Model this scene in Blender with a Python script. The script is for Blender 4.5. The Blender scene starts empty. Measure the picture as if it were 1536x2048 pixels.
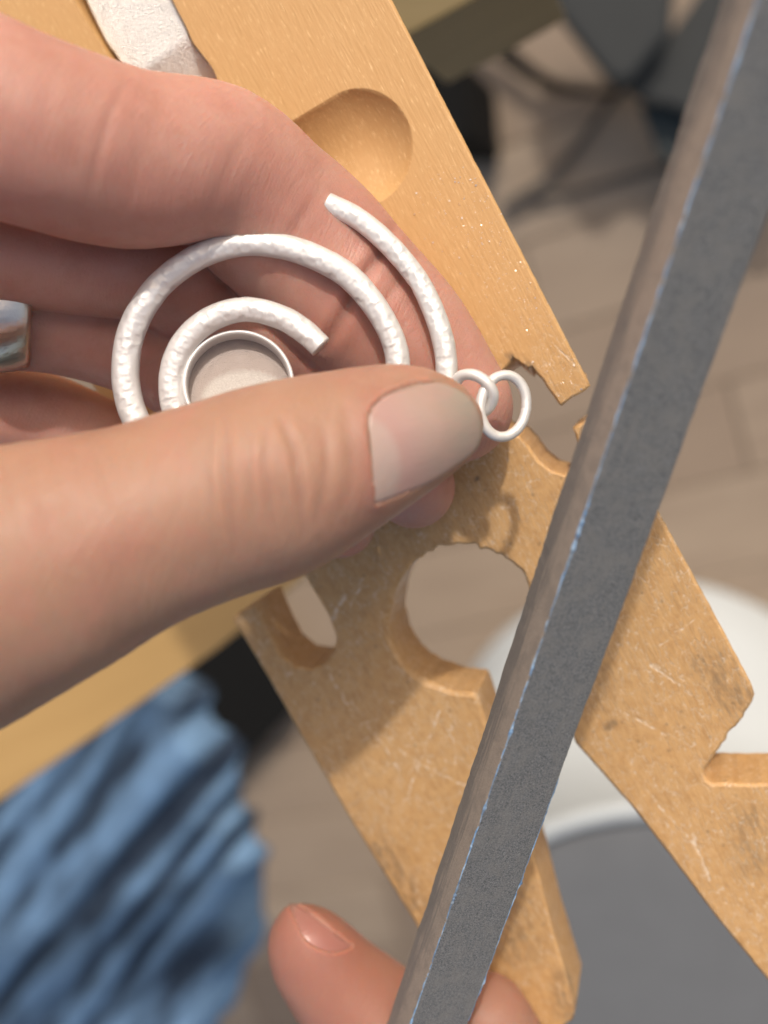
import bpy, bmesh, math, random
import numpy as np
from mathutils import Vector, Matrix
import openvdb

random.seed(7); rng = np.random.default_rng(7)
SC = bpy.context.scene
COL = SC.collection

# ------------------------------------------------------------------ camera, sky, sun, exposure
F = 2100.0                       # focal length in photo pixels (photo 1536 x 2048)
FD = 2600.0                      # photo pixels per unit slope in the depth scale used for hands, pendant and stick
CX, CY = 768.0, 1024.0
N = np.array([-0.27, -0.21, 0.94]); N /= np.linalg.norm(N)      # world up seen from the camera
WX = np.array([1.0, 0, 0]) - N[0] * N; WX /= np.linalg.norm(WX)
WY = np.cross(N, WX)
R = np.array([WX, WY, N])        # camera axes -> world axes
ZP = 950.0                       # height of the bench pin's top face, mm
CAM = np.array([0.0, 0.0, ZP + 158.5])

cam_d = bpy.data.cameras.new("camera"); cam = bpy.data.objects.new("camera", cam_d); COL.objects.link(cam)
SC.camera = cam
M = Matrix([list(R[0]) + [CAM[0] * .001], list(R[1]) + [CAM[1] * .001], list(R[2]) + [CAM[2] * .001], [0, 0, 0, 1]])
cam.matrix_world = M
cam_d.sensor_fit = 'VERTICAL'; cam_d.sensor_height = 36.0; cam_d.lens = 36.0 * F / 2048.0
cam_d.clip_start = 0.01; cam_d.clip_end = 100
cam_d.dof.use_dof = True; cam_d.dof.focus_distance = 0.1455
cam_d.dof.aperture_fstop = cam_d.lens / 3.7

SUN_CAM = np.array([-0.05, 0.55, 0.83])
SUN = R @ (SUN_CAM / np.linalg.norm(SUN_CAM))
world = bpy.data.worlds.new("World"); SC.world = world; world.use_nodes = True
wn = world.node_tree.nodes; wl = world.node_tree.links
sky = wn.new('ShaderNodeTexSky'); sky.sky_type = 'NISHITA'; sky.sun_disc = False
sky.sun_elevation = math.asin(SUN[2]); sky.sun_rotation = math.atan2(SUN[0], SUN[1])
sky.air_density = 1.0; sky.dust_density = 4.0; sky.ozone_density = 0.6
bg = wn['Background']; bg.inputs['Strength'].default_value = 0.15
wb_ = wn.new('ShaderNodeMix'); wb_.data_type = 'RGBA'; wb_.blend_type = 'MULTIPLY'; wb_.inputs[0].default_value = 1.0
wb_.inputs[7].default_value = (1.08, 1.0, 0.87, 1.0)          # the photo's warm white balance
wl.new(sky.outputs[0], wb_.inputs[6]); wl.new(wb_.outputs[2], bg.inputs['Color'])
sd = bpy.data.lights.new("sun", 'SUN'); sun = bpy.data.objects.new("sun", sd); COL.objects.link(sun)
sd.energy = 1.9; sd.angle = math.radians(1.8); sd.color = (1.0, 0.94, 0.86)
sun.rotation_euler = Vector(SUN).to_track_quat('Z', 'Y').to_euler()
SC.view_settings.view_transform = 'Standard'; SC.view_settings.look = 'None'
SC.view_settings.exposure = 0.22; SC.view_settings.gamma = 1.0
SC.cycles.max_bounces = 8

# ------------------------------------------------------------------ geometry helpers (all in millimetres)
def ray(u, v): return np.array([(u - CX) / FD, (CY - v) / FD, -F / FD])
def c2w(p): return np.asarray(p) @ R.T + CAM
def w2c(p): return (np.asarray(p) - CAM) @ R
def pix(u, v, d): return c2w(ray(u, v) * d)
def onz(u, v, z=ZP):             # where the sight line meets the level z
    r = R @ ray(u, v); t = (z - CAM[2]) / r[2]
    return CAM + r * t
def proj(pw):
    c = w2c(pw); d = -c[..., 2]
    return CX + c[..., 0] / d * F, CY - c[..., 1] / d * F, d

def tag(o, label=None, cat=None, group=None, kind=None):
    if label: o['label'] = label
    if cat: o['category'] = cat
    if group: o['group'] = group
    if kind: o['kind'] = kind
    return o
def empty(name, loc, label, cat, group=None):
    o = bpy.data.objects.new(name, None); COL.objects.link(o); o.location = Vector(loc) * .001; o.empty_display_size = .01
    return tag(o, label, cat, group)
def obj(name, verts, faces, mat, parent=None, smooth=True, origin=None):
    verts = np.asarray(verts, dtype=np.float64)
    if parent is not None: og = np.array(parent_world(parent))
    elif origin is not None: og = np.asarray(origin, float)
    else: og = np.array([verts[:, 0].mean(), verts[:, 1].mean(), verts[:, 2].min()])
    me = bpy.data.meshes.new(name)
    me.from_pydata([tuple(x) for x in (verts - og) * .001], [], [tuple(f) for f in faces])
    if smooth: me.polygons.foreach_set('use_smooth', [True] * len(me.polygons))
    me.update()
    o = bpy.data.objects.new(name, me); COL.objects.link(o)
    if mat: me.materials.append(mat)
    if parent is not None: o.parent = parent
    else: o.location = Vector(og) * .001
    return o
def parent_world(p):
    v = np.zeros(3)
    while p is not None: v += np.array(p.location) * 1000; p = p.parent
    return v
def from_bm(name, bm, mat, parent=None, smooth=True, origin=None):
    bm.verts.index_update()
    vs = np.array([v.co[:] for v in bm.verts]); fs = [[v.index for v in f.verts] for f in bm.faces]
    bm.free()
    return obj(name, vs, fs, mat, parent, smooth, origin)
def attr(o, name, arr):
    a = o.data.attributes.new(name, 'FLOAT', 'POINT'); a.data.foreach_set('value', np.asarray(arr, np.float32))

def catmull(P, n):
    P = np.asarray(P, float); Q = np.vstack([2 * P[0] - P[1], P, 2 * P[-1] - P[-2]]); out = []
    for i in range(1, len(Q) - 2):
        for k in range(n):
            t = k / n; a, b, c, d = Q[i - 1], Q[i], Q[i + 1], Q[i + 2]
            out.append(.5 * (2 * b + (c - a) * t + (2 * a - 5 * b + 4 * c - d) * t * t + (3 * b - a - 3 * c + d) * t ** 3))
    out.append(P[-1]); return np.array(out)
def tube_mesh(path, rad, nseg=16, closed=False, flat=1.0, up=None, caps=True):
    path = np.asarray(path, float); n = len(path)
    rad = np.broadcast_to(np.asarray(rad, float), (n,))
    T = (np.roll(path, -1, 0) - np.roll(path, 1, 0)) if closed else np.gradient(path, axis=0)
    T /= np.linalg.norm(T, axis=1)[:, None]
    V = []; up = np.array([0, 0, 1.0]) if up is None else np.asarray(up, float)
    for i in range(n):
        a = np.cross(up, T[i]); a /= np.linalg.norm(a); b = np.cross(T[i], a)
        for k in range(nseg):
            th = 2 * math.pi * k / nseg
            V.append(path[i] + rad[i] * (a * math.cos(th) + b * math.sin(th) * flat))
    Fc = []
    m = n if closed else n - 1
    for i in range(m):
        j = (i + 1) % n
        for k in range(nseg):
            l = (k + 1) % nseg
            Fc.append((i * nseg + k, i * nseg + l, j * nseg + l, j * nseg + k))
    if not closed and caps:
        Fc.append(tuple(range(nseg))[::-1]); Fc.append(tuple((n - 1) * nseg + k for k in range(nseg)))
    return np.array(V), Fc
def vnoise(P, s, seed=0):          # smooth value noise in numpy
    P = np.asarray(P, float) / s; I = np.floor(P).astype(np.int64); f = P - I; f = f * f * (3 - 2 * f)
    def h(i):
        x = (i[:, 0] * 374761393 + i[:, 1] * 668265263 + i[:, 2] * 2147483647 + seed * 974634777) & 0xffffffff
        x = ((x ^ (x >> 13)) * 1274126177) & 0xffffffff
        return ((x ^ (x >> 16)) & 0xffff) / 65535.0
    r = 0
    for dx in (0, 1):
        for dy in (0, 1):
            for dz in (0, 1):
                w = (f[:, 0] if dx else 1 - f[:, 0]) * (f[:, 1] if dy else 1 - f[:, 1]) * (f[:, 2] if dz else 1 - f[:, 2])
                r = r + w * h(I + np.array([dx, dy, dz]))
    return r * 2 - 1
def prism(name, px, z, h, mat, parent=None, bev=0.0, smooth=False):      # level slab whose top outline meets the given sight lines
    bm = bmesh.new()
    top = [bm.verts.new(onz(u, v, z)) for u, v in px]
    f = bm.faces.new(top)
    r = bmesh.ops.extrude_face_region(bm, geom=[f])
    bmesh.ops.translate(bm, verts=[g for g in r['geom'] if isinstance(g, bmesh.types.BMVert)], vec=(0, 0, -h))
    bmesh.ops.recalc_face_normals(bm, faces=bm.faces)
    if bev: bmesh.ops.bevel(bm, geom=list(bm.edges), offset=bev, segments=2, affect='EDGES', profile=.6)
    return from_bm(name, bm, mat, parent, smooth)

# ------------------------------------------------------------------ material helpers
class NT:
    def __init__(s, name, rough=.5, metal=0.0, spec=.5):
        s.m = bpy.data.materials.new(name); s.m.use_nodes = True; s.t = s.m.node_tree
        s.b = s.t.nodes['Principled BSDF']
        s.b.inputs['Roughness'].default_value = rough; s.b.inputs['Metallic'].default_value = metal
        s.b.inputs['Specular IOR Level'].default_value = spec
        tc = s.n('ShaderNodeTexCoord'); s.p = s.vm('SCALE', tc.outputs['Object'], scale=1000.0)   # millimetres
    def n(s, t, **k):
        x = s.t.nodes.new(t)
        for a, b in k.items(): setattr(x, a, b)
        return x
    def l(s, a, b): s.t.links.new(a, b)
    def put(s, sock, v):
        if hasattr(v, 'is_linked') or hasattr(v, 'links'): s.l(v, sock)
        else: sock.default_value = v
    def vm(s, op, a, b=None, scale=None):
        x = s.n('ShaderNodeVectorMath', operation=op); s.put(x.inputs[0], a)
        if b is not None: s.put(x.inputs[1], b)
        if scale is not None: s.put(x.inputs['Scale'], scale)
        return x.outputs['Value'] if op in ('DOT_PRODUCT', 'LENGTH', 'DISTANCE') else x.outputs['Vector']
    def ma(s, op, a, b=0.0, c=0.0, clamp=False):
        x = s.n('ShaderNodeMath', operation=op, use_clamp=clamp)
        s.put(x.inputs[0], a); s.put(x.inputs[1], b); s.put(x.inputs[2], c); return x.outputs[0]
    def mapr(s, v, a, b, c=0.0, d=1.0, smooth=True):
        x = s.n('ShaderNodeMapRange', interpolation_type='SMOOTHSTEP' if smooth else 'LINEAR')
        s.put(x.inputs[0], v)
        for i, q in enumerate((a, b, c, d)): x.inputs[i + 1].default_value = q
        return x.outputs[0]
    def noise(s, p, scale, detail=4, rough=.55, dist=0.0, out='Fac'):
        x = s.n('ShaderNodeTexNoise'); s.l(p, x.inputs['Vector']); x.inputs['Scale'].default_value = scale
        x.inputs['Detail'].default_value = detail; x.inputs['Roughness'].default_value = rough; x.inputs['Distortion'].default_value = dist
        return x.outputs[out]
    def voro(s, p, scale, feature='F1', out='Distance'):
        x = s.n('ShaderNodeTexVoronoi', feature=feature); s.l(p, x.inputs['Vector']); x.inputs['Scale'].default_value = scale
        return x.outputs[out]
    def mapping(s, p, rot=(0, 0, 0), scale=(1, 1, 1)):
        x = s.n('ShaderNodeMapping'); s.l(p, x.inputs['Vector']); x.inputs['Rotation'].default_value = rot; x.inputs['Scale'].default_value = scale
        return x.outputs[0]
    def mix(s, f, a, b, mode='MIX'):
        x = s.n('ShaderNodeMix', data_type='RGBA', blend_type=mode)
        s.put(x.inputs[0], f)
        for i, q in ((6, a), (7, b)):
            s.put(x.inputs[i], (*q, 1.0) if isinstance(q, tuple) and len(q) == 3 else q)
        return x.outputs[2]
    def attr(s, name):
        x = s.n('ShaderNodeAttribute', attribute_name=name); return x.outputs['Fac']
    def col(s, c): s.put(s.b.inputs['Base Color'], (*c, 1.0) if isinstance(c, tuple) else c); return s
    def rough(s, v): s.put(s.b.inputs['Roughness'], v); return s
    def bump(s, h, dist, strength=1.0, prev=None):      # dist in mm
        x = s.n('ShaderNodeBump'); s.l(h, x.inputs['Height']); x.inputs['Distance'].default_value = dist * .001
        x.inputs['Strength'].default_value = strength
        if prev is not None: s.l(prev, x.inputs['Normal'])
        s.l(x.outputs[0], s.b.inputs['Normal']); return x.outputs[0]

# pin axis on its top face
g = onz(1180, 775) - onz(750, -60); g /= np.linalg.norm(g)
GA = math.atan2(g[1], g[0])
PIN0 = np.array([*onz(900, 900)[:2], ZP])

def seg_mask(t, p, a, b, w, soft):
    a = np.array(a) - PIN0; b = np.array(b) - PIN0; ba = b - a
    pa = t.vm('SUBTRACT', p, tuple(a))
    h = t.ma('DIVIDE', t.vm('DOT_PRODUCT', pa, tuple(ba)), float(ba @ ba), clamp=True)
    x = t.n('ShaderNodeVectorMath', operation='SCALE'); x.inputs[0].default_value = tuple(ba); t.l(h, x.inputs['Scale'])
    d = t.vm('DISTANCE', pa, x.outputs[0])
    return t.mapr(d, w, w + soft, 1.0, 0.0)

def mat_pin():
    t = NT('pin_wood', .42, spec=.45); p = t.p
    q = t.mapping(p, rot=(0, 0, -GA))
    fine = t.noise(t.vm('MULTIPLY', q, (.25, 2.6, 1.2)), 1.0, 5, .6)
    broad = t.noise(t.vm('MULTIPLY', q, (.03, .16, .1)), 1.0, 3)
    fleck = t.mapr(t.noise(t.vm('MULTIPLY', q, (.55, 5.0, 2.0)), 1.0, 2, .5), .60, .74)
    c = t.mix(fine, (.53, .315, .135), (.65, .405, .185))
    c = t.mix(t.ma('MULTIPLY', broad, .55), c, (.53, .30, .115))
    # worn lower half: mottled, scuffed
    along = t.vm('DOT_PRODUCT', p, tuple(g))
    worn = t.mapr(along, -22.0, 8.0)
    mot = t.mapr(t.noise(p, .55, 5, .65), .42, .66)
    c = t.mix(t.ma('MULTIPLY', mot, t.ma('MULTIPLY', worn, .5)), c, (.44, .235, .085))
    c = t.mix(t.ma('MULTIPLY', fleck, t.ma('SUBTRACT', .8, t.ma('MULTIPLY', worn, .35))), c, (.80, .56, .30))
    sc1 = t.voro(t.vm('ADD', t.vm('MULTIPLY', q, (.35, 1.5, 1.0)), t.vm('SCALE', t.noise(p, .8, 3, .5, out='Color'), scale=1.2)), 1.0, 'DISTANCE_TO_EDGE')
    scm = t.ma('MULTIPLY', t.mapr(sc1, .0, .05, 1.0, 0.0), t.mapr(t.noise(p, .22, 3), .34, .52))
    c = t.mix(t.ma('MULTIPLY', scm, t.ma('MULTIPLY', worn, .7)), c, (.80, .66, .50))
    fib = t.mapr(t.noise(t.vm('MULTIPLY', t.mapping(p, rot=(0, 0, -GA - .9)), (.7, 4.5, 2.0)), 1.0, 2, .6), .64, .74)
    c = t.mix(t.ma('MULTIPLY', fib, t.ma('MULTIPLY', worn, .5)), c, (.78, .63, .47))
    dk = t.mapr(t.noise(t.vm('MULTIPLY', q, (.18, 1.3, 1.0)), 1.0, 5, .65), .52, .70)
    c = t.mix(t.ma('MULTIPLY', dk, t.ma('MULTIPLY', worn, .45)), c, (.36, .19, .07))
    wp = t.vm('ADD', p, t.vm('SCALE', t.vm('SUBTRACT', t.noise(p, .5, 4, out='Color'), (.5, .5, .5)), scale=1.5))
    SCR = [((700, 1400), (800, 1540), .12), ((655, 1340), (700, 1420), .15), ((690, 1190), (665, 1240), .25), ((880, 1420), (812, 1600), .10),
           ((840, 1530), (930, 1570), .14), ((800, 1500), (840, 1525), .10), ((900, 1420), (912, 1530), .10), ((725, 1160), (700, 1215), .16),
           ((925, 925), (960, 920), .12), ((1290, 1580), (1400, 1700), .12), ((1380, 1660), (1420, 1760), .16), ((1240, 1420), (1330, 1470), .12),
           ((1300, 1330), (1360, 1370), .14), ((1390, 1240), (1320, 1290), .10), ((1110, 690), (1150, 730), .12)]
    tot = None
    for a, b, w in SCR:
        k = seg_mask(t, wp, onz(*a), onz(*b), w * .5, w * 1.6)
        tot = k if tot is None else t.ma('MAXIMUM', tot, k)
    brk = t.mapr(t.noise(p, 1.1, 3), .36, .58)
    tot = t.ma('MULTIPLY', tot, brk)
    c = t.mix(t.ma('MULTIPLY', tot, .75), c, (.80, .67, .52))
    ST = [((815, 1810), (770, 1730), 1.0, 5.0, .8), ((1480, 1410), (1420, 1330), .5, 4.0, .75), ((1030, 1900), (1010, 1800), 1.0, 6.0, .6), ((700, 1650), (760, 1700), 1.0, 7.0, .35),
          ((1215, 1455), (1225, 1445), .1, 1.0, .9), ((953, 958), (956, 955), .15, .5, 1.3), ((1500, 1640), (1500, 1720), 1.0, 4.0, .5), ((1130, 1960), (1140, 2020), .5, 3.0, .9), ((1026, 726), (1062, 756), .6, 1.6, 1.4), ((640, 296), (690, 318), .8, 3.2, .5), ((1210, 1350), (1200, 1400), .5, 3.0, .35)]
    dn = t.mapr(t.noise(t.vm('MULTIPLY', q, (.35, .9, .7)), 1.0, 6, .72), .34, .72)
    for a, b, w, s_, k in ST:
        mk = seg_mask(t, wp, onz(*a), onz(*b), w, s_)
        c = t.mix(t.ma('MULTIPLY', mk, t.ma('MULTIPLY', dn, k), clamp=True), c, (.13, .095, .065))
    spot = t.ma('MULTIPLY', t.mapr(t.voro(p, .33), .05, .13, 1.0, 0.0), worn)
    c = t.mix(t.ma('MULTIPLY', spot, .4), c, (.12, .085, .05))
    t.col(c); t.rough(t.mapr(fine, .3, .7, .34, .52))
    h = t.ma('ADD', t.ma('MULTIPLY', fine, .8), t.ma('MULTIPLY', t.noise(p, 2.2, 4, .7), t.ma('MULTIPLY', worn, .8)))
    h = t.ma('SUBTRACT', h, t.ma('MULTIPLY', t.ma('MAXIMUM', tot, t.ma('MULTIPLY', scm, worn)), .5))
    t.bump(h, .15, .8); return t.m
def mat_benchwood():
    t = NT('bench_wood', .5)
    q = t.mapping(t.p, rot=(0, 0, -GA + math.pi / 2))
    f = t.noise(t.vm('MULTIPLY', q, (.01, .12, .1)), 1.0, 5)
    t.col(t.mix(f, (.40, .24, .085), (.52, .33, .13))); t.bump(f, .3); return t.m
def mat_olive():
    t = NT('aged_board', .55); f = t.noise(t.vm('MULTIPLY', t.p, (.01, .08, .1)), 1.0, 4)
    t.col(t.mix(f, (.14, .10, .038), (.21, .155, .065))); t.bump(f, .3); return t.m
def mat_skin():
    t = NT('skin', .46, spec=.35); p = t.p
    b = t.b
    big = t.noise(p, .075, 4, .6); mid = t.noise(p, .3, 4, .6)
    red = t.attr('red'); palm = t.attr('palm')
    c = t.mix(t.mapr(big, .35, .65), (.385, .232, .160), (.345, .196, .138))
    c = t.mix(t.ma('MULTIPLY', t.mapr(mid, .45, .7), .35), c, (.42, .272, .19))
    c = t.mix(palm, c, t.mix(t.mapr(t.noise(p, .11, 4, .6), .35, .65), (.60, .345, .285), (.57, .295, .245)))
    c = t.mix(t.ma('MULTIPLY', t.mapr(t.noise(p, .16, 5, .65), .48, .70), .4), c, (.43, .205, .155))
    c = t.mix(red, c, (.37, .165, .125))
    c = t.mix(t.ma('MULTIPLY', t.mapr(t.noise(p, .9, 3), .55, .75), .12), c, (.34, .15, .11))
    t.col(c)
    b.subsurface_method = 'RANDOM_WALK' if hasattr(b, 'subsurface_method') else b.subsurface_method
    b.inputs['Subsurface Weight'].default_value = .85
    b.inputs['Subsurface Radius'].default_value = (1.0, .36, .2); b.inputs['Subsurface Scale'].default_value = .0022
    w1 = t.voro(t.vm('ADD', p, t.vm('SCALE', t.noise(p, 1.2, 2, out='Color'), scale=.5)), 1.5, 'DISTANCE_TO_EDGE')
    lines = t.noise(t.vm('MULTIPLY', t.mapping(p, rot=(0, 0, .35)), (2.6, .30, .5)), 1.0, 4, .6)
    h = t.ma('ADD', t.ma('MULTIPLY', t.mapr(w1, 0, .25), .18), t.ma('MULTIPLY', lines, 1.35))
    t.bump(h, .14, .6)
    t.rough(t.mapr(mid, .3, .7, .40, .54)); return t.m
def mat_nail(k=(1, 1, 1)):
    t = NT('fingernail', .27, spec=.5); p = t.p
    s = t.attr('along'); w = t.attr('lunula')
    c = t.mix(t.mapr(s, .25, .62), (.52, .30, .262), (.49, .325, .27))
    c = t.mix(t.mapr(s, .60, .95), c, (.43, .345, .285))
    c = t.mix(w, c, (.545, .375, .325))
    c = t.mix(t.ma('MULTIPLY', t.mapr(t.noise(p, .35, 3), .45, .7), .35), c, (.56, .33, .29))
    c = t.mix(1.0, c, tuple(x * .84 for x in k), 'MULTIPLY')
    t.col(c); t.b.inputs['Subsurface Weight'].default_value = .35
    t.b.inputs['Subsurface Radius'].default_value = (1, .4, .25); t.b.inputs['Subsurface Scale'].default_value = .0012
    t.bump(t.ma('ADD', t.noise(p, .35, 3), t.ma('MULTIPLY', t.noise(t.vm('MULTIPLY', t.mapping(p, rot=(0, 0, -.28)), (.12, 2.4, .6)), 1.0, 3), .5)), .15, .6); return t.m
def mat_silver(name='white_silver', rough=.46, base=(.76, .75, .745), metal=.36):
    t = NT(name, rough, metal); p = t.p
    n = t.noise(p, 1.6, 4, .6)
    t.col(t.mix(n, tuple(x * .93 for x in base), base)); t.rough(t.mapr(n, .3, .7, rough - .06, rough + .08))
    t.bump(t.noise(p, 5.0, 3), .03, .5); return t.m
def mat_cupfloor():
    t = NT('cup_floor_silver', .5, .35); p = t.p
    n = t.noise(p, .5, 3); s = t.attr('solder')
    gr = t.noise(p, 5.0, 3, .7)
    c = t.mix(n, (.27, .225, .205), (.33, .28, .26))
    c = t.mix(t.ma('MULTIPLY', s, t.mapr(gr, .3, .7, .6, 1.0)), c, (.58, .55, .52))
    t.col(c); t.rough(t.mapr(s, 0, 1, .42, .7)); t.bump(gr, .12, .8); return t.m
def mat_bandring():
    t = NT('polished_silver', .3, 1.0); t.col((.62, .57, .53)); t.bump(t.noise(t.p, .5, 3), .25, .5); return t.m
def mat_plate():
    t = NT('cast_metal', .38, 1.0); p = t.p
    n = t.noise(p, 4.2, 3, .6); t.col((.86, .845, .82)); t.bump(n, .28, 1.0)
    t.rough(.33); return t.m
_a = c2w(ray(1511, 0) * 124.05) - c2w(ray(814, 2060) * 193.0); _a /= np.linalg.norm(_a)
_yaw = math.atan2(_a[1], _a[0]); _pit = math.asin(_a[2])
STICK_ROT = tuple(Matrix.Rotation(_pit, 3, 'Y').__matmul__(Matrix.Rotation(-_yaw, 3, 'Z')).to_euler())
def mat_emery():
    t = NT('emery_paper', .62, spec=.5); p = t.p
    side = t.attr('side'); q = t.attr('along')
    n1 = t.noise(p, 5.0, 4, .8); n2 = t.noise(p, .35, 5, .65); ac = t.attr('across'); lg = t.noise(t.vm('MULTIPLY', t.mapping(p, rot=STICK_ROT), (.12, 2.2, 2.2)), 1.0, 4, .6)
    c = t.mix(t.mapr(n1, .35, .68), (.036, .040, .045), (.225, .23, .235))
    c = t.mix(t.ma('MULTIPLY', t.mapr(n2, .42, .68), .55), c, (.17, .166, .158))
    c = t.mix(t.ma('MULTIPLY', t.mapr(lg, .52, .72), .35), c, (.21, .20, .19))
    cs = t.mix(t.mapr(n1, .3, .7), (.19, .150, .118), (.36, .285, .225))  # sheen on the left face, painted in as a lighter, browner colour
    cs = t.mix(t.ma('MULTIPLY', t.mapr(t.ma('ADD', ac, t.ma('MULTIPLY', t.ma('SUBTRACT', lg, .5), 1.2)), .35, .75), .75), cs, (.075, .067, .063))  # the sheen's falloff painted in too: darker away from the blue edge
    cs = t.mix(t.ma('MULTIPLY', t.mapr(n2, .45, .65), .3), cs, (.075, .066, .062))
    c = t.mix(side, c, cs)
    gl = t.mapr(t.voro(p, 1.7), .0, .16, 1.0, 0.0)
    c = t.mix(t.ma('MULTIPLY', gl, .5), c, (.45, .45, .44)); t.col(c)
    t.b.inputs['Sheen Weight'].default_value = .15
    t.bump(t.ma('ADD', n1, gl), .14, .9); return t.m
def mat_bluepaper():
    t = NT('blue_paper', .7); n = t.noise(t.p, 1.3, 3)
    c = t.mix(t.mapr(n, .35, .65), (.12, .26, .48), (.34, .46, .60))
    t.col(t.mix(t.ma('MULTIPLY', t.mapr(t.noise(t.p, .22, 4), .42, .60), .6), c, (.13, .14, .15))); t.bump(n, .2); return t.m
def mat_plank():
    t = NT('floor_laminate', .5); p = t.p
    oi = t.n('ShaderNodeObjectInfo')
    q = t.vm('ADD', t.mapping(p, scale=(.008, .05, .05)), t.vm('SCALE', oi.outputs['Location'], scale=37.0))
    n = t.noise(q, 1.0, 5, .6)
    c = t.mix(n, (.19, .142, .104), (.36, .288, .215))
    c = t.mix(t.ma('MULTIPLY', oi.outputs['Random'], .75), c, (.20, .148, .108)); t.col(c); t.bump(n, .3); return t.m
def mat_plain(name, c, rough=.6, var=.15, scale=.05, metal=0.0, spec=.4):
    t = NT(name, rough, metal, spec); n = t.noise(t.p, scale, 4)
    t.col(t.mix(n, tuple(x * (1 - var) for x in c), tuple(x * (1 + var) for x in c))); t.bump(n, .2, .4); return t.m
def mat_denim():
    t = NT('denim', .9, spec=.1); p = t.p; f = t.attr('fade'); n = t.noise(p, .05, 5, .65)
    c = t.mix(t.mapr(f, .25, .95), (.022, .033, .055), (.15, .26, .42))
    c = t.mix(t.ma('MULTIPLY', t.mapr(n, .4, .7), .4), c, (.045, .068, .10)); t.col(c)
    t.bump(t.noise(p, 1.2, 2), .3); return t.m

WOOD = mat_pin(); BENCH = mat_benchwood(); OLIVE = mat_olive(); SKIN = mat_skin(); NAIL = mat_nail(); NAIL_PINK = mat_nail((.86, .68, .66))
SILVER = mat_silver(); CUPF = mat_cupfloor(); BAND = mat_bandring(); PLATE = mat_plate(); EMERY = mat_emery(); BLUEP = mat_bluepaper()
PLANK = mat_plank(); DENIM = mat_denim()
BLACK = mat_plain('black_fabric', (.006, .006, .006), .9, spec=.15); DGREY = mat_plain('dark_nylon', (.026, .029, .030), .7)
WHITE = mat_plain('white_plastic', (.45, .49, .52), .4, .03); GREYPAD = mat_plain('grey_cushion', (.125, .132, .142), .85, .1, .03)
STRAP = mat_plain('strap_webbing', (.05, .045, .042), .8)
CHIP = mat_silver('silver_chip', .3, (.97, .95, .91), .7)

# ------------------------------------------------------------------ floor of laminate strips
sheet = obj('floor', [(-3000, -3000, -6), (3000, -3000, -6), (3000, 3000, -6), (-3000, 3000, -6)], [(0, 1, 2, 3)],
            mat_plain('floor_joint', (.10, .08, .065), .7), smooth=False, origin=(0, 0, -6)); tag(sheet, 'beige laminate floor under the bench', kind='structure')
fd = onz(1536, 400, 0) - onz(1000, 570, 0); FA = math.atan2(fd[1], fd[0])
def plank_mesh(Lx, Wy):
    bm = bmesh.new(); bmesh.ops.create_cube(bm, size=1.0)
    bmesh.ops.scale(bm, vec=(Lx, Wy, 8.0), verts=bm.verts)
    bmesh.ops.bevel(bm, geom=[e for e in bm.edges], offset=1.0, segments=1, affect='EDGES')
    me = bpy.data.meshes.new('plank'); bmesh.ops.scale(bm, vec=(.001,) * 3, verts=bm.verts); bm.to_mesh(me); bm.free(); me.materials.append(PLANK); return me
PW, PL = 96.0, 620.0
pm = plank_mesh(PL - 1.4, PW - 1.4)
fc = onz(900, 1000, 0)
for j in range(-13, 15):
    off = (j * 0.37 % 1.0) * PL
    for i in range(-3, 4):
        a = i * PL + off; b = j * PW
        x = fc[0] + a * math.cos(FA) - b * math.sin(FA); y = fc[1] + a * math.sin(FA) + b * math.cos(FA)
        o = bpy.data.objects.new('plank', pm); COL.objects.link(o); o.parent = sheet
        o.location = Vector((x, y, 6 - 4.0 + random.uniform(-.3, .3))) * .001; o.rotation_euler = (0, 0, FA)

# ------------------------------------------------------------------ workbench rails
wb = empty('workbench', onz(150, 1500, ZP - 140), 'wooden workbench with blurred tan board edge behind the hand', 'workbench')
prism('front_board', [(-700, 1960), (-300, 1760), (0, 1600), (200, 1462), (300, 1392), (425, 1305), (500, 1245), (590, 1165), (640, 1090), (560, 1020), (300, 1150), (0, 1300), (-300, 1450), (-700, 1650)], ZP - 140, 22, BENCH, wb, .8)
prism('side_board', [(735, -60), (790, 85), (830, 62), (945, 0), (1080, -80), (1000, -240), (760, -240)], ZP - 110, 60, OLIVE, wb, .8)

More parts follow.
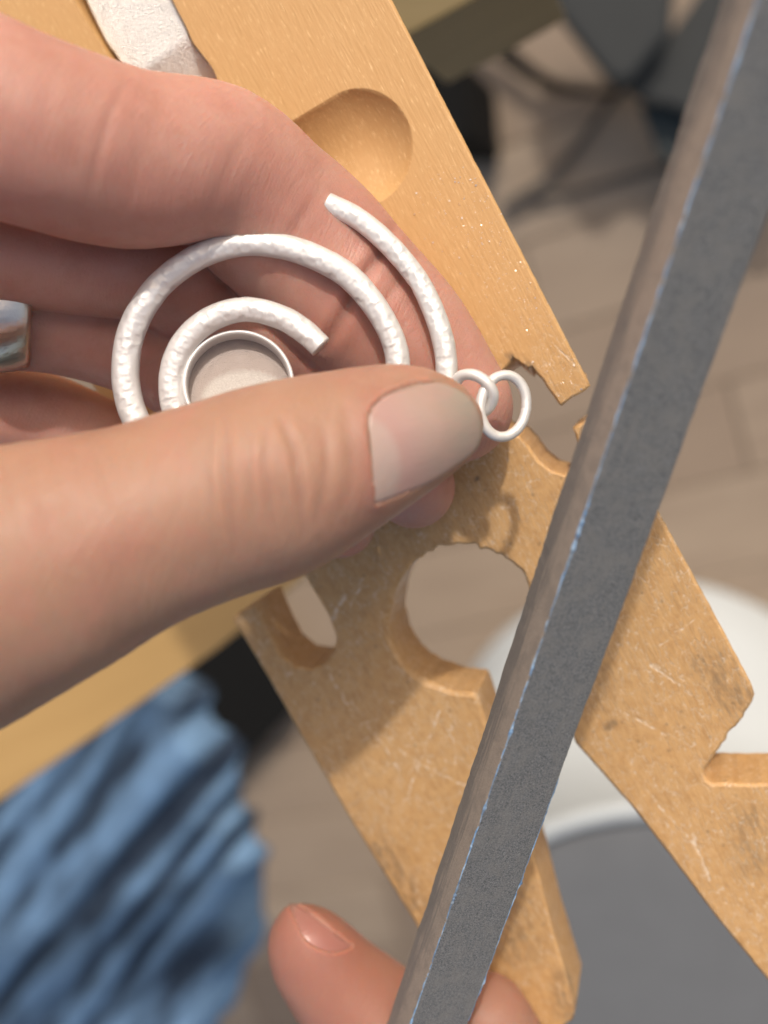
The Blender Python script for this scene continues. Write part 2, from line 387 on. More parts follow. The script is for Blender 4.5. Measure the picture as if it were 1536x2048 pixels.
# ------------------------------------------------------------------ background things
bx = prism('black_box', [(850, 120), (925, 115), (938, 270), (930, 285), (860, 285), (800, 150)], 170, 165, BLACK, bev=3)
tag(bx, 'small black box on the floor close beside the bench pin', 'box')
bag = empty('black_bag', onz(1230, 200, 10), 'dark grey bag with loose straps lying on the floor', 'bag')
prism('body', [(1085, -60), (1110, 20), (1180, 110), (1225, 165), (1262, 160), (1300, 110), (1338, 65), (1350, -60)], 120, 60, DGREY, bag, 6)
prism('flap', [(1250, 175), (1345, 60), (1430, -60), (1620, -60), (1620, 330), (1500, 320), (1360, 215), (1290, 200)], 90, 25, DGREY, bag, 4)
prism('pocket', [(1275, 205), (1360, 215), (1500, 290), (1480, 420), (1360, 325), (1320, 310), (1295, 250)], 60, 40, mat_plain('green_nylon', (.045, .055, .055), .75), bag, 5)
def strap(name, px, z, w, mat, parent):
    P = catmull([list(onz(u, v, zz)) + [ww] for (u, v, zz, ww) in [(a[0], a[1], z if len(a) < 4 else a[3], a[2]) for a in px]], 8)
    V = []; Fc = []
    T = np.gradient(P[:, :3], axis=0); T /= np.linalg.norm(T, axis=1)[:, None]
    for i in range(len(P)):
        s = np.cross(T[i], [0, 0, 1.0]); s /= np.linalg.norm(s); hw = P[i, 3] / 2
        for q, zz in ((-1, 0), (1, 0), (1, -w), (-1, -w)): V.append(P[i, :3] + s * hw * q + np.array([0, 0, zz]))
    for i in range(len(P) - 1):
        for k in range(4): Fc.append((i * 4 + k, i * 4 + (k + 1) % 4, i * 4 + 4 + (k + 1) % 4, i * 4 + 4 + k))
    Fc += [(3, 2, 1, 0), tuple((len(P) - 1) * 4 + k for k in range(4))]
    return obj(name, V, Fc, mat, parent, smooth=False)
strap('strap', [(900, 30, 6), (945, 62, 9), (1000, 98, 16), (1060, 145, 14), (1120, 175, 9), (1180, 186, 6), (1240, 188, 6)], 25, 3, BLACK, bag)
strap('strap', [(1240, 180, 6), (1200, 232, 7), (1150, 300, 8), (1085, 368, 10), (1030, 402, 11), (1005, 420, 6)], 16, 3, STRAP, bag)
strap('strap', [(1010, 405, 4), (1120, 390, 5), (1230, 362, 5), (1340, 330, 5)], 12, 3, STRAP, bag)

# black bag under the bench (lower left) and the denim
bb = prism('black_case', [(300, 1330), (430, 1230), (480, 1190), (540, 1290), (590, 1380), (580, 1430), (470, 1545), (435, 1590), (300, 1560)], 45, 40, BLACK, bev=4)
tag(bb, 'deep black case in shadow between the denim and the bench pin', 'case')

def denim():
    zb = 560.0
    c0 = onz(200, 1750, zb)
    ex = onz(300, 1750, zb) - c0; ex /= np.linalg.norm(ex)
    ey = onz(200, 1850, zb) - c0; ey -= ex * (ey @ ex); ey /= np.linalg.norm(ey)
    edge = np.array([(300, 1290), (345, 1385), (398, 1430), (392, 1480), (440, 1535), (428, 1590), (462, 1680), (500, 1775), (488, 1870), (495, 1900), (470, 1960), (430, 2048), (395, 2130), (380, 2260)], float)
    nv, nu = 260, 200
    V = []; FD = []
    vs = np.linspace(1290, 2260, nv)
    ue = np.interp(vs, edge[:, 1], edge[:, 0]) + vnoise(np.stack([vs / 38, vs * 0, vs * 0], 1), 1.0, 77) * 14
    PX = []
    for i in range(nv):
        for j in range(nu):
            s = j / (nu - 1); u = ue[i] - (1 - s) * 800; PX.append((u, vs[i]))
    PX = np.array(PX)
    d = np.array([-.56, .83]); pn = np.array([.83, .56])
    a = PX @ d; b = PX @ pn
    z3 = np.zeros(len(PX))
    warp = vnoise(np.stack([a / 420, b / 200, z3], 1), 1.0, 3) * 30 + vnoise(np.stack([a / 190, b / 150, z3], 1), 1.0, 5) * 5
    bb_ = b + warp + a * .06
    h = vnoise(np.stack([bb_ / 34, a / 1100, z3], 1), 1.0, 11) * .65 + vnoise(np.stack([bb_ / 17, a / 520, z3 + 3], 1), 1.0, 12) * .35
    h = .34 * np.sin(2 * math.pi * bb_ / 96 + 4.0 * vnoise(np.stack([bb_ / 140, a / 420, z3 + 9], 1), 1.0, 61)) + .85 * h
    h = np.tanh(h * 1.4)
    base = np.array([onz(u, v, zb) for u, v in PX])
    s = np.tile(np.linspace(0, 1, nu), nv)
    drop = np.where(s > .93, ((s - .93) / .07) ** 2 * 26, 0)
    V = base + np.stack([z3, z3, h * 6.5 + vnoise(base, 50, 8) * 4 - drop], 1)
    n0 = len(V); B = V.copy(); B[:, 2] -= 4.0
    Fc = []
    for i in range(nv - 1):
        for j in range(nu - 1):
            q = i * nu + j; Fc.append((q, q + nu, q + nu + 1, q + 1))
            q += n0; Fc.append((q, q + 1, q + nu + 1, q + nu))
    rim = [j for j in range(nu)] + [i * nu + nu - 1 for i in range(1, nv)] + [(nv - 1) * nu + j for j in range(nu - 2, -1, -1)] + [i * nu for i in range(nv - 2, 0, -1)]
    for k in range(len(rim)):
        p, q = rim[k], rim[(k + 1) % len(rim)]; Fc.append((p, q, q + n0, p + n0))
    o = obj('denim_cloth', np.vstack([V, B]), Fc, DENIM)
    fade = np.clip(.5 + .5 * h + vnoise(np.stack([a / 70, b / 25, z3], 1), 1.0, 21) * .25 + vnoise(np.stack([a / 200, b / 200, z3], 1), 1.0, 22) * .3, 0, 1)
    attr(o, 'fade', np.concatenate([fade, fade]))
    tag(o, 'faded blue denim cloth hanging in deep folds below the bench edge', 'cloth')
denim()

# white drum with a grey padded top
st = empty('round_stool', onz(1330, 1561, 0), 'white round plastic stool with a recessed grey seat pad', 'stool')
def ring_pts(u, v, rp, z, n=96):
    c = onz(u, v, z); d = -w2c(c)[2]; r = rp * d / F
    return np.array([[c[0] + r * math.cos(2 * math.pi * k / n), c[1] + r * math.sin(2 * math.pi * k / n), z] for k in range(n)]), c, r
prof = [(1305, 1561, 418, 4), (1306, 1570, 424, 14), (1322, 1700, 452, 90), (1345, 1900, 500, 200), (1378, 2120, 560, 290)]
Vs = []; Fs = []
rings = [ring_pts(*q)[0] for q in prof]
c, r = ring_pts(*prof[-1])[1:]
def circ(rad, z, n=96): return np.array([[c[0] + rad * math.cos(2 * math.pi * k / n), c[1] + rad * math.sin(2 * math.pi * k / n), z] for k in range(n)])
rings += [circ(r + 4, 294), circ(r + 5, 300), circ(r + 3, 306), circ(r - 2, 308), circ(r - 7, 305), circ(r - 9, 298), circ(r - 10, 280)]
n = 96
for i, rg in enumerate(rings):
    Vs += list(rg)
    if i:
        for k in range(n): Fs.append(((i - 1) * n + k, (i - 1) * n + (k + 1) % n, i * n + (k + 1) % n, i * n + k))
obj('shell', Vs, Fs, WHITE, st)
Vs = []; Fs = []
for i, (rad, z) in enumerate([(r - 11, 276), (r - 11, 290), (r - 15, 297), (r - 26, 300), (r - 60, 302), (1, 303)]):
    Vs += list(circ(rad, z))
    if i:
        for k in range(n): Fs.append(((i - 1) * n + k, (i - 1) * n + (k + 1) % n, i * n + (k + 1) % n, i * n + k))
obj('seat_pad', Vs, Fs, GREYPAD, st)

# ------------------------------------------------------------------ bench pin
T_PIN = 12.0
def resample(px, step=14, rough=0.0, closed=True):
    P = np.array(px, float); out = []
    m = len(P) if closed else len(P) - 1
    for i in range(m):
        a, b = P[i], P[(i + 1) % len(P)]; k = max(1, int(np.linalg.norm(b - a) / step))
        for j in range(k): out.append(a + (b - a) * j / k)
    return np.array(out)
# outline clockwise on the photo, straight and curved stretches; the V between the legs runs up into the big round hole
ARC1 = [(1153, 880), (1168, 905), (1150, 938), (1130, 950), (1105, 943), (1078, 922), (1058, 893), (1040, 872), (1005, 862), (985, 830), (982, 790), (1000, 750), (1016, 732),
        (1027, 716), (1040, 728), (1056, 738), (1063, 733), (1072, 748), (1085, 760), (1095, 776), (1106, 794), (1116, 808), (1124, 813)]
outline = [(700, -170), (750, -64), (1181, 772), (1162, 787), (1145, 795)] + ARC1[::-1] + [(1145, 857), (1160, 848), (1213, 832), (1262, 922), (1320, 1030), (1420, 1212), (1503, 1368),
          (1509, 1388), (1503, 1405), (1490, 1425), (1445, 1488), (1408, 1546), (1412, 1560), (1422, 1567), (1536, 1568), (1760, 1570), (1850, 1700), (1850, 2330), (1800, 2330),
          (1620, 2062), (1536, 1962), (1430, 1832), (1340, 1712), (1270, 1622), (1205, 1548), (1152, 1488), (1144, 1470), (1120, 1390), (1095, 1300), (1075, 1225), (1052, 1160),
          (1040, 1140), (1003, 1112), (950, 1090), (905, 1086), (865, 1100), (830, 1121), (800, 1160), (782, 1200), (776, 1240), (786, 1292), (812, 1332), (852, 1364), (900, 1380), (944, 1386), (954, 1392),
          (975, 1450), (1020, 1580), (1070, 1720), (1108, 1870), (1140, 1975), (1152, 2012), (1146, 2040), (1120, 2058), (1010, 2075), (960, 2062),
          (900, 1968), (830, 1848), (800, 1800), (700, 1640), (600, 1470), (528, 1344), (464, 1238), (470, 1229), (508, 1207), (514, 1210), (536, 1262), (560, 1308), (588, 1332), (620, 1338), (650, 1326), (668, 1302), (673, 1276),
          (656, 1230), (602, 1140), (560, 1065), (500, 985), (430, 930), (340, 900), (262, 890), (236, 860), (165, 740), (-110, 270), (-370, -170)]
# arc order: the notch must run from the arm's end round the small hole to the lower tip
pl = resample(outline, 11)
W2 = np.array([onz(u, v)[:2] for u, v in pl])
# rough edge near the holes and saw cuts
def near(p, c, r): return np.exp(-np.sum((p - np.array(c)) ** 2, 1) / (2 * r * r))
amp = .02 + .24 * near(pl, (900, 1110), 90) + .0 * near(pl, (1055, 760), 60) + .14 * near(pl, (1430, 1480), 70) + .04 * near(pl, (1150, 840), 60) + .18 * near(pl, (880, 1370), 60)
W2 = W2 + rng.normal(0, 1, W2.shape) * amp[:, None]
tan = np.roll(W2, -1, 0) - np.roll(W2, 1, 0); tan /= np.linalg.norm(tan, axis=1)[:, None]
nrm = np.stack([-tan[:, 1], tan[:, 0]], 1)
area = .5 * np.sum(W2[:, 0] * np.roll(W2[:, 1], -1) - np.roll(W2[:, 0], -1) * W2[:, 1])
if area < 0: nrm = -nrm                                      # nrm points inward
under = None
bm = bmesh.new()
nW = len(W2)
wr = np.convolve(np.concatenate([rng.random(8), rng.random(nW), rng.random(8)]), np.ones(17) / 17, 'valid'); wear = .15 + .6 * wr + .5 * near(pl, (870, 1380), 80) + .4 * near(pl, (780, 1230), 60)
seam = near(pl, (850, 300), 600) * 0
L0 = [bm.verts.new((*(W2[i] + nrm[i] * wear[i]), ZP)) for i in range(nW)]
L1 = [bm.verts.new((*W2[i], ZP - wear[i] * .8)) for i in range(nW)]
rightedge = ((pl[:, 0] - 750) * .889 - (pl[:, 1] + 64) * .458 > -16) & ((pl[:, 1] < 1374) | (np.hypot(pl[:, 0] - 1505, pl[:, 1] - 1388) < 48))
under = np.where(rightedge, 2.6, 0.15); kk = np.ones(9) / 9; under = under - 2.6 * near(pl, (1050, 742), 26); under = np.minimum(under, np.convolve(np.concatenate([under[-4:], under, under[:4]]), kk, 'valid'))
L2 = [bm.verts.new((*(W2[i] + nrm[i] * under[i]), ZP - T_PIN + .4)) for i in range(nW)]
L3 = [bm.verts.new((*(W2[i] + nrm[i] * (under[i] + .5)), ZP - T_PIN)) for i in range(nW)]
for A, B in ((L0, L1), (L1, L2), (L2, L3)):
    for i in range(nW):
        j = (i + 1) % nW; bm.faces.new((A[i], A[j], B[j], B[i]))
bm.verts.index_update()
gf = bmesh.ops.triangle_fill(bm, edges=[bm.edges.get((L0[i], L0[(i + 1) % nW])) for i in range(nW)], use_beauty=True)
idx = {v: i for i, v in enumerate(L0)}
for f in [x for x in gf['geom'] if isinstance(x, bmesh.types.BMFace)]:
    bm.faces.new([L3[idx[v]] for v in f.verts][::-1])
bmesh.ops.recalc_face_normals(bm, faces=bm.faces)
pin = from_bm('bench_pin', bm, WOOD, smooth=False, origin=PIN0)
tag(pin, 'worn wooden bench pin with a round hole, scoop and sawn notches', 'bench pin')
def cutter_apply(o, verts, faces):
    c = obj('cut', verts, faces, None, smooth=False, origin=(0, 0, 0))
    bmc = bmesh.new(); bmc.from_mesh(c.data); bmesh.ops.recalc_face_normals(bmc, faces=bmc.faces); bmc.to_mesh(c.data); bmc.free()
    md = o.modifiers.new('b', 'BOOLEAN'); md.object = c; md.operation = 'DIFFERENCE'; md.solver = 'EXACT'
    dg = bpy.context.evaluated_depsgraph_get(); dg.update()
    me = bpy.data.meshes.new_from_object(o.evaluated_get(dg)); o.modifiers.remove(md); o.data = me
    bpy.data.objects.remove(c)
# scoop
cc = onz(716, 297); ee = onz(640, 341) - cc; ee /= np.linalg.norm(ee)
Rs, dep = 10.0, 3.7
rim_r = 8.55; Rs = (rim_r ** 2 + dep ** 2) / (2 * dep)
bmS = bmesh.new(); bmesh.ops.create_icosphere(bmS, subdivisions=5, radius=Rs)
sv = np.array([v.co[:] for v in bmS.verts]); sf = [[v.index for v in f.verts] for f in bmS.faces]; bmS.free()
sv = sv + np.where((sv @ ee) > 0, 1.0, 0.0)[:, None] * ee * 16.0 + np.array([cc[0], cc[1], ZP - dep + Rs])
cutter_apply(pin, sv, sf)
def prism_vf(px, z0, z1, step=6):
    P = resample(px, step); A = np.array([[*onz(u, v)[:2], z0] for u, v in P]); B = A.copy(); B[:, 2] = z1; k = len(A)
    return np.vstack([A, B]), [tuple(range(k)), tuple(range(2 * k - 1, k - 1, -1))] + [(i, (i + 1) % k, k + (i + 1) % k, k + i) for i in range(k)]
gro = [tuple(p) for p in catmull([(60, -190), (100, -110), (143, -10), (205, 95), (262, 190), (320, 300), (362, 320), (405, 275), (430, 215), (437, 172), (426, 138), (404, 108), (386, 84), (372, 52), (350, 10), (300, -90), (250, -190)], 4)]
cutter_apply(pin, *prism_vf(gro, ZP - 4.5, ZP + 6))
me = pin.data
bmP = bmesh.new(); bmP.from_mesh(me)
for f in bmP.faces: f.smooth = False
for f in bmP.faces:
    if .05 < abs(f.normal.z) < .995: f.smooth = True
bmP.to_mesh(me); bmP.free()
# metal clamp plate lying in the groove
mp = [(95, -190), (115, -110), (158, -10), (202, 80), (225, 112), (262, 180), (330, 295), (395, 255), (424, 190), (429, 158), (417, 136), (394, 108), (376, 82), (366, 52), (344, 8), (290, -100), (240, -190)]
bm = bmesh.new(); tops = [bm.verts.new((*onz(u, v)[:2], ZP - 1.2)) for u, v in [tuple(q) for q in catmull(mp, 3)]]
f = bm.faces.new(tops); r_ = bmesh.ops.extrude_face_region(bm, geom=[f]); bmesh.ops.translate(bm, verts=[x for x in r_['geom'] if isinstance(x, bmesh.types.BMVert)], vec=(0, 0, -3.2))
bmesh.ops.recalc_face_normals(bm, faces=bm.faces)
bmesh.ops.bevel(bm, geom=[e for e in bm.edges if abs(e.verts[0].co.z - ZP + 1.2) < .01 and abs(e.verts[1].co.z - ZP + 1.2) < .01], offset=.5, segments=3, affect='EDGES', profile=.5)
A_, B_ = onz(285, 122), onz(378, 50); nb = np.array([-(B_ - A_)[1], (B_ - A_)[0]]); nb /= np.linalg.norm(nb)
if (onz(430, 160)[:2] - A_[:2]) @ nb < 0: nb = -nb
for k_ in range(5):
    bmesh.ops.bisect_plane(bm, geom=bm.verts[:] + bm.edges[:] + bm.faces[:], plane_co=(*(A_[:2] + nb * k_ * .35), ZP), plane_no=(*nb, 0))
for v_ in bm.verts:
    q_ = (np.array(v_.co[:2]) - A_[:2]) @ nb
    if q_ > 0: v_.co.z -= (q_ * q_ / 2.8 if q_ < 1.4 else .7 + (q_ - 1.4)) * .52
mpl = from_bm('metal_plate', bm, PLATE, smooth=False)
tag(mpl, 'bright textured steel plate set into the wooden pin behind the hand', 'metal plate')
for f_ in mpl.data.polygons: f_.use_smooth = abs(f_.normal.z) < .999

# silver filings on the pin
def pin_has(u, v): return True
chips_v, chips_f = [], []
def chip(u, v, s, z=ZP):
    p = onz(u, v, z); k = len(chips_v); a = rng.normal(0, 1, (4, 3)); a /= np.linalg.norm(a, axis=1)[:, None]
    a[:, 2] *= .5
    for q in a: chips_v.append(p + q * s + np.array([0, 0, s * .4]))
    chips_f.extend([(k, k + 1, k + 2), (k, k + 2, k + 3), (k, k + 3, k + 1), (k + 1, k + 3, k + 2)])
def inside(u, v):
    x = pl[:, 0]; y = pl[:, 1]; x2 = np.roll(x, -1); y2 = np.roll(y, -1)
    cr = ((y > v) != (y2 > v)) & (u < (x2 - x) * (v - y) / (y2 - y + 1e-9) + x)
    return cr.sum() % 2 == 1
for _ in range(1100):
    t_ = rng.random(); a = rng.normal(.72, .2); e = 750 + a * 430; vv = -60 + a * 835
    u = e - abs(rng.normal(0, 75)) - 8; v = vv + rng.normal(0, 20)
    if 330 < v < 900 and inside(u, v) and math.hypot(u - 716, v - 297) > 112: chip(u, v, .04 * math.exp(rng.normal(.45, .5)))
for _ in range(160):
    u, v = rng.uniform(560, 1480), rng.uniform(900, 1950)
    if inside(u, v): chip(u, v, abs(rng.normal(.04, .03)) + .03)
for _ in range(26):
    u = rng.normal(668, 22); v = rng.normal(318, 16); 
    p = onz(u, v); lat = (np.array(p) - cc); lat = lat - ee * max(0, lat @ ee); rr = math.hypot(lat[0], lat[1])
    if rr < 8: chip(u, v, rng.uniform(.06, .22), ZP - dep + Rs - math.sqrt(Rs * Rs - rr * rr))
fil = obj('silver_filings', chips_v, chips_f, CHIP, smooth=False); tag(fil, 'tiny bright silver filings scattered over the wooden pin', 'filings', kind='stuff')

# ------------------------------------------------------------------ signed-distance fleshing for hands
class Flesh:
    def __init__(s, lo, hi, h):
        s.lo = np.array(lo, float); s.h = h; s.n = np.ceil((np.array(hi) - s.lo) / h).astype(int) + 1
        s.ax = [(s.lo[i] + np.arange(s.n[i]) * h).astype(np.float32) for i in range(3)]
        s.f = None
    def chain(s, ctrl, kz=1.0, n=6, margin=6.0):
        """ctrl rows: u, v, depth, radius in px"""
        C = []
        for u, v, d, rp in ctrl: C.append([*(ray(u, v) * d), rp * d / FD])
        C = catmull(C, n)
        f = np.full(s.n, 15.0, np.float32)
        for a, b in zip(C[:-1], C[1:]):
            rm = max(a[3], b[3]) + margin
            sl = []
            for i in range(3):
                lo = min(a[i], b[i]) - rm; hi = max(a[i], b[i]) + rm
                i0 = max(0, int((lo - s.lo[i]) / s.h)); i1 = min(s.n[i], int((hi - s.lo[i]) / s.h) + 2); sl.append(slice(i0, i1))
            if any(q.stop <= q.start for q in sl): continue
            x = s.ax[0][sl[0]][:, None, None] - np.float32(a[0]); y = s.ax[1][sl[1]][None, :, None] - np.float32(a[1]); z = (s.ax[2][sl[2]][None, None, :] - np.float32(a[2])) * np.float32(kz)
            ba = (b[:3] - a[:3]) * np.array([1, 1, kz]); L2 = float(ba @ ba) + 1e-9
            t = np.clip((x * np.float32(ba[0]) + y * np.float32(ba[1]) + z * np.float32(ba[2])) / np.float32(L2), 0, 1)
            d = np.sqrt((x - t * np.float32(ba[0])) ** 2 + (y - t * np.float32(ba[1])) ** 2 + (z - t * np.float32(ba[2])) ** 2) - (np.float32(a[3]) + t * np.float32(b[3] - a[3]))
            f[tuple(sl)] = np.minimum(f[tuple(sl)], d)
        return f
    def add(s, f, k):
        if s.f is None: s.f = f; return
        hh = np.clip(.5 + .5 * (f - s.f) / k, 0, 1)
        s.f = f * (1 - hh) + s.f * hh - k * hh * (1 - hh)
    def mesh(s):
        gd = openvdb.FloatGrid(background=15.0); gd.copyFromArray(np.ascontiguousarray(s.f, dtype=np.float32))
        p, q = gd.convertToQuads(isovalue=0.0)
        return p.astype(np.float64) * s.h + s.lo, q.astype(int)
    def sample(s, P):
        q = (np.asarray(P) - s.lo) / s.h; q = np.clip(q, 0, s.n - 1.001); i = q.astype(int); fr = q - i; r = 0
        for dx in (0, 1):
            for dy in (0, 1):
                for dz in (0, 1):
                    w = (fr[..., 0] if dx else 1 - fr[..., 0]) * (fr[..., 1] if dy else 1 - fr[..., 1]) * (fr[..., 2] if dz else 1 - fr[..., 2])
                    r = r + w * s.f[i[..., 0] + dx, i[..., 1] + dy, i[..., 2] + dz]
        return r
    def hit(s, u, v, d0, d1):
        r = ray(u, v); ds = np.arange(d0, d1, .2); val = s.sample(ds[:, None] * r[None]); k = np.argmax(val < 0)
        return ds[k] if val[k] < 0 else None
    def normals(s, P):
        e = s.h; g_ = np.stack([s.sample(P + np.eye(3)[i] * e) - s.sample(P - np.eye(3)[i] * e) for i in range(3)], 1)
        return g_ / (np.linalg.norm(g_, axis=1)[:, None] + 1e-9)

def polyd(U, V, line):
    d = np.full(U.shape, 1e9); tt = np.zeros(U.shape); L = np.array(line, float)
    for i in range(len(L) - 1):
        a, b = L[i], L[i + 1]; ba = b - a
        t = np.clip(((U - a[0]) * ba[0] + (V - a[1]) * ba[1]) / (ba @ ba), 0, 1)
        q = np.hypot(U - a[0] - t * ba[0], V - a[1] - t * ba[1]); m = q < d; d[m] = q[m]; tt[m] = (i + t[m]) / (len(L) - 1)
    return d, tt
def inpoly(U, V, poly):
    P = np.array(poly, float); c = np.zeros(U.shape, bool)
    for i in range(len(P)):
        a, b = P[i], P[(i + 1) % len(P)]
        c ^= ((a[1] > V) != (b[1] > V)) & (U < (b[0] - a[0]) * (V - a[1]) / (b[1] - a[1] + 1e-12) + a[0])
    return c

def crease(U, V, disp, line, depth, width, wings=.5):
    d, t = polyd(U, V, line); w = np.sin(np.clip(t, 0, 1) * math.pi) ** .5
    return disp - depth * w * np.exp(-(d / width) ** 2) + depth * wings * w * np.exp(-((d - width * 2.2) / (width * 1.3)) ** 2)

# ---- left hand
H = Flesh((-92, -46, -182), (24, 66, -104), .45)
thumb = H.chain([(-480, 1300, 152, 350), (-250, 1240, 152, 310), (0, 1157, 154, 264), (250, 1065, 156, 212), (420, 1005, 158, 200), (540, 965, 159, 197), (650, 920, 161, 174), (780, 868, 163, 140), (845, 853, 164, 113), (880, 851, 164.5, 88)], 1.12)
index = H.chain([(-480, 110, 152, 220), (-150, 185, 154, 198), (50, 258, 158, 188), (250, 318, 166, 176), (430, 333, 175, 159), (540, 428, 183, 162), (620, 500, 186.5, 163), (700, 585, 188, 157), (790, 668, 188.5, 146), (860, 745, 189, 127), (912, 812, 189, 114)], 1.12)
middle = H.chain([(-480, 470, 168, 130), (-150, 490, 173, 112), (0, 515, 177, 94), (180, 535, 183, 94), (320, 550, 187, 100), (420, 620, 194, 88), (580, 680, 195, 86), (700, 770, 196, 86), (790, 890, 197, 86), (828, 975, 197.5, 83)])
ringf = H.chain([(-480, 665, 178, 120), (-150, 655, 184, 95), (0, 655, 188, 85), (160, 678, 193, 80), (320, 740, 196, 76), (480, 860, 197, 78), (600, 980, 200, 76), (680, 1045, 202, 72)])
pinky = H.chain([(-480, 850, 184, 130), (-300, 810, 192, 110), (-100, 822, 200, 100), (60, 838, 205, 101), (190, 884, 207, 92), (330, 950, 207, 80), (430, 1010, 206, 66)])
palm = H.chain([(-520, 200, 165, 240), (-560, 700, 168, 300), (-540, 1200, 160, 330)])
H.add(index, 1.0); H.add(middle, .9); H.add(ringf, 2.2); H.add(pinky, .8); H.add(palm, 9.0); H.add(thumb, 1.2)
P, Q = H.mesh()
keep = P[:, 0] > -91.5
Nn = H.normals(P)
cl = lambda p: (CX + p[:, 0] / -p[:, 2] * F, CY - p[:, 1] / -p[:, 2] * F)
U, V = cl(P)
view = -P / np.linalg.norm(P, axis=1)[:, None]
front = np.clip((Nn * view).sum(1) * 3, 0, 1)
onthumb = np.clip((-H.__class__.sample(type('o', (), dict(f=thumb, lo=H.lo, h=H.h, n=H.n)), P) + .9) / .6, 0, 1)
disp = np.zeros(len(P))
D1 = np.zeros(len(P))
for ln, dp, wd in [([(452, 830), (448, 930), (462, 1030), (475, 1110)], .22, 9), ([(535, 850), (528, 930), (540, 1010), (556, 1090)], .16, 8), ([(560, 830), (590, 900), (600, 980), (612, 1080)], .26, 9),
                   ([(500, 870), (498, 950), (508, 1040)], .12, 7), ([(640, 840), (655, 900), (650, 980), (625, 1060)], .14, 9), ([(420, 860), (415, 950), (430, 1060)], .1, 8), ([(690, 800), (700, 870), (705, 950), (690, 1020)], .10, 10),
                   ([(300, 870), (310, 950), (300, 1050)], .06, 10), ([(360, 880), (366, 960), (355, 1040)], .06, 8)]:
    D1 = crease(U, V, D1, ln, dp, wd)
disp += D1 * onthumb
D2 = np.zeros(len(P))
for ln, dp, wd in [([(505, 250), (470, 310), (440, 375), (400, 455)], .07, 13), ([(255, 155), (218, 230), (192, 320), (172, 420)], .10, 10), ([(330, 180), (300, 250), (270, 330), (255, 430)], .05, 14),
                   ([(110, 120), (85, 220), (70, 330)], .05, 14), ([(790, 445), (762, 506), (727, 553), (704, 594), (663, 670), (640, 710)], .5, 12), ([(840, 500), (800, 560), (760, 620), (730, 690)], .14, 8), ([(640, 380), (600, 440), (560, 500), (535, 560)], .10, 10)]:
    D2 = crease(U, V, D2, ln, dp, wd)
disp += D2 * (1 - onthumb) * front
disp += vnoise(P, 7.0, 4) * .16 + vnoise(P, 3.2, 9) * .05
# nail fold of the thumb
NAILP = [(737, 824), (753, 802), (775, 787), (802, 775), (837, 767), (872, 764), (905, 774), (937, 793), (957, 824), (965, 855), (962, 881), (948, 906), (903, 939), (859, 966), (804, 990), (751, 1008), (748, 1003), (743, 955), (737, 899), (734, 855)]
inn = inpoly(U, V, NAILP)
dN, _ = polyd(U, V, NAILP + NAILP[:1])
fold = np.exp(-(dN / 26.0)) * np.where(inn, 0, 1)
sideL = np.clip((790 - U) / 40, 0, 1); sideT = np.clip((860 - V) / 50, 0, 1) * np.clip((890 - U) / 40, 0, 1); sideB = np.clip((V - 930) / 40, 0, 1) * np.clip((900 - U) / 60, 0, 1)
disp += onthumb * front * (fold * np.maximum(np.maximum(sideL * .45, sideT * .6), sideB * .12) - np.where(inn, .25, 0) * np.clip(dN / 12, 0, 1))
P2 = P + Nn * disp[:, None]
hand_o = c2w(ray(-300, 760) * 175)
hand = obj('hand', c2w(P2), Q, SKIN, origin=hand_o)
tag(hand, 'hand pinching the silver spiral pendant between thumb and bent fingers', 'hand')
red = .10 + .22 * np.clip(vnoise(P, 16, 2), 0, 1) + .20 * np.exp(-((U - 235) ** 2 + (V - 1090) ** 2) / 45 ** 2) * onthumb
red += (1 - onthumb) * (.12 + .15 * vnoise(P, 12, 6)) + .25 * (1 - onthumb) * np.exp(-((U - 720) ** 2 + (V - 560) ** 2) / 160 ** 2)
red += onthumb * (.45 * np.exp(-((dN / 30) ** 2)) * np.where(inn, 0, 1) * np.clip((800 - U) / 50, 0, 1) + .25 * np.clip(-D1 / .2, 0, 1)) + .3 * np.clip(-D2 / .25, 0, 1) * (1 - onthumb)
attr(hand, 'red', np.clip(red, 0, .85)); attr(hand, 'palm', np.clip(1 - onthumb, 0, 1) * .85)

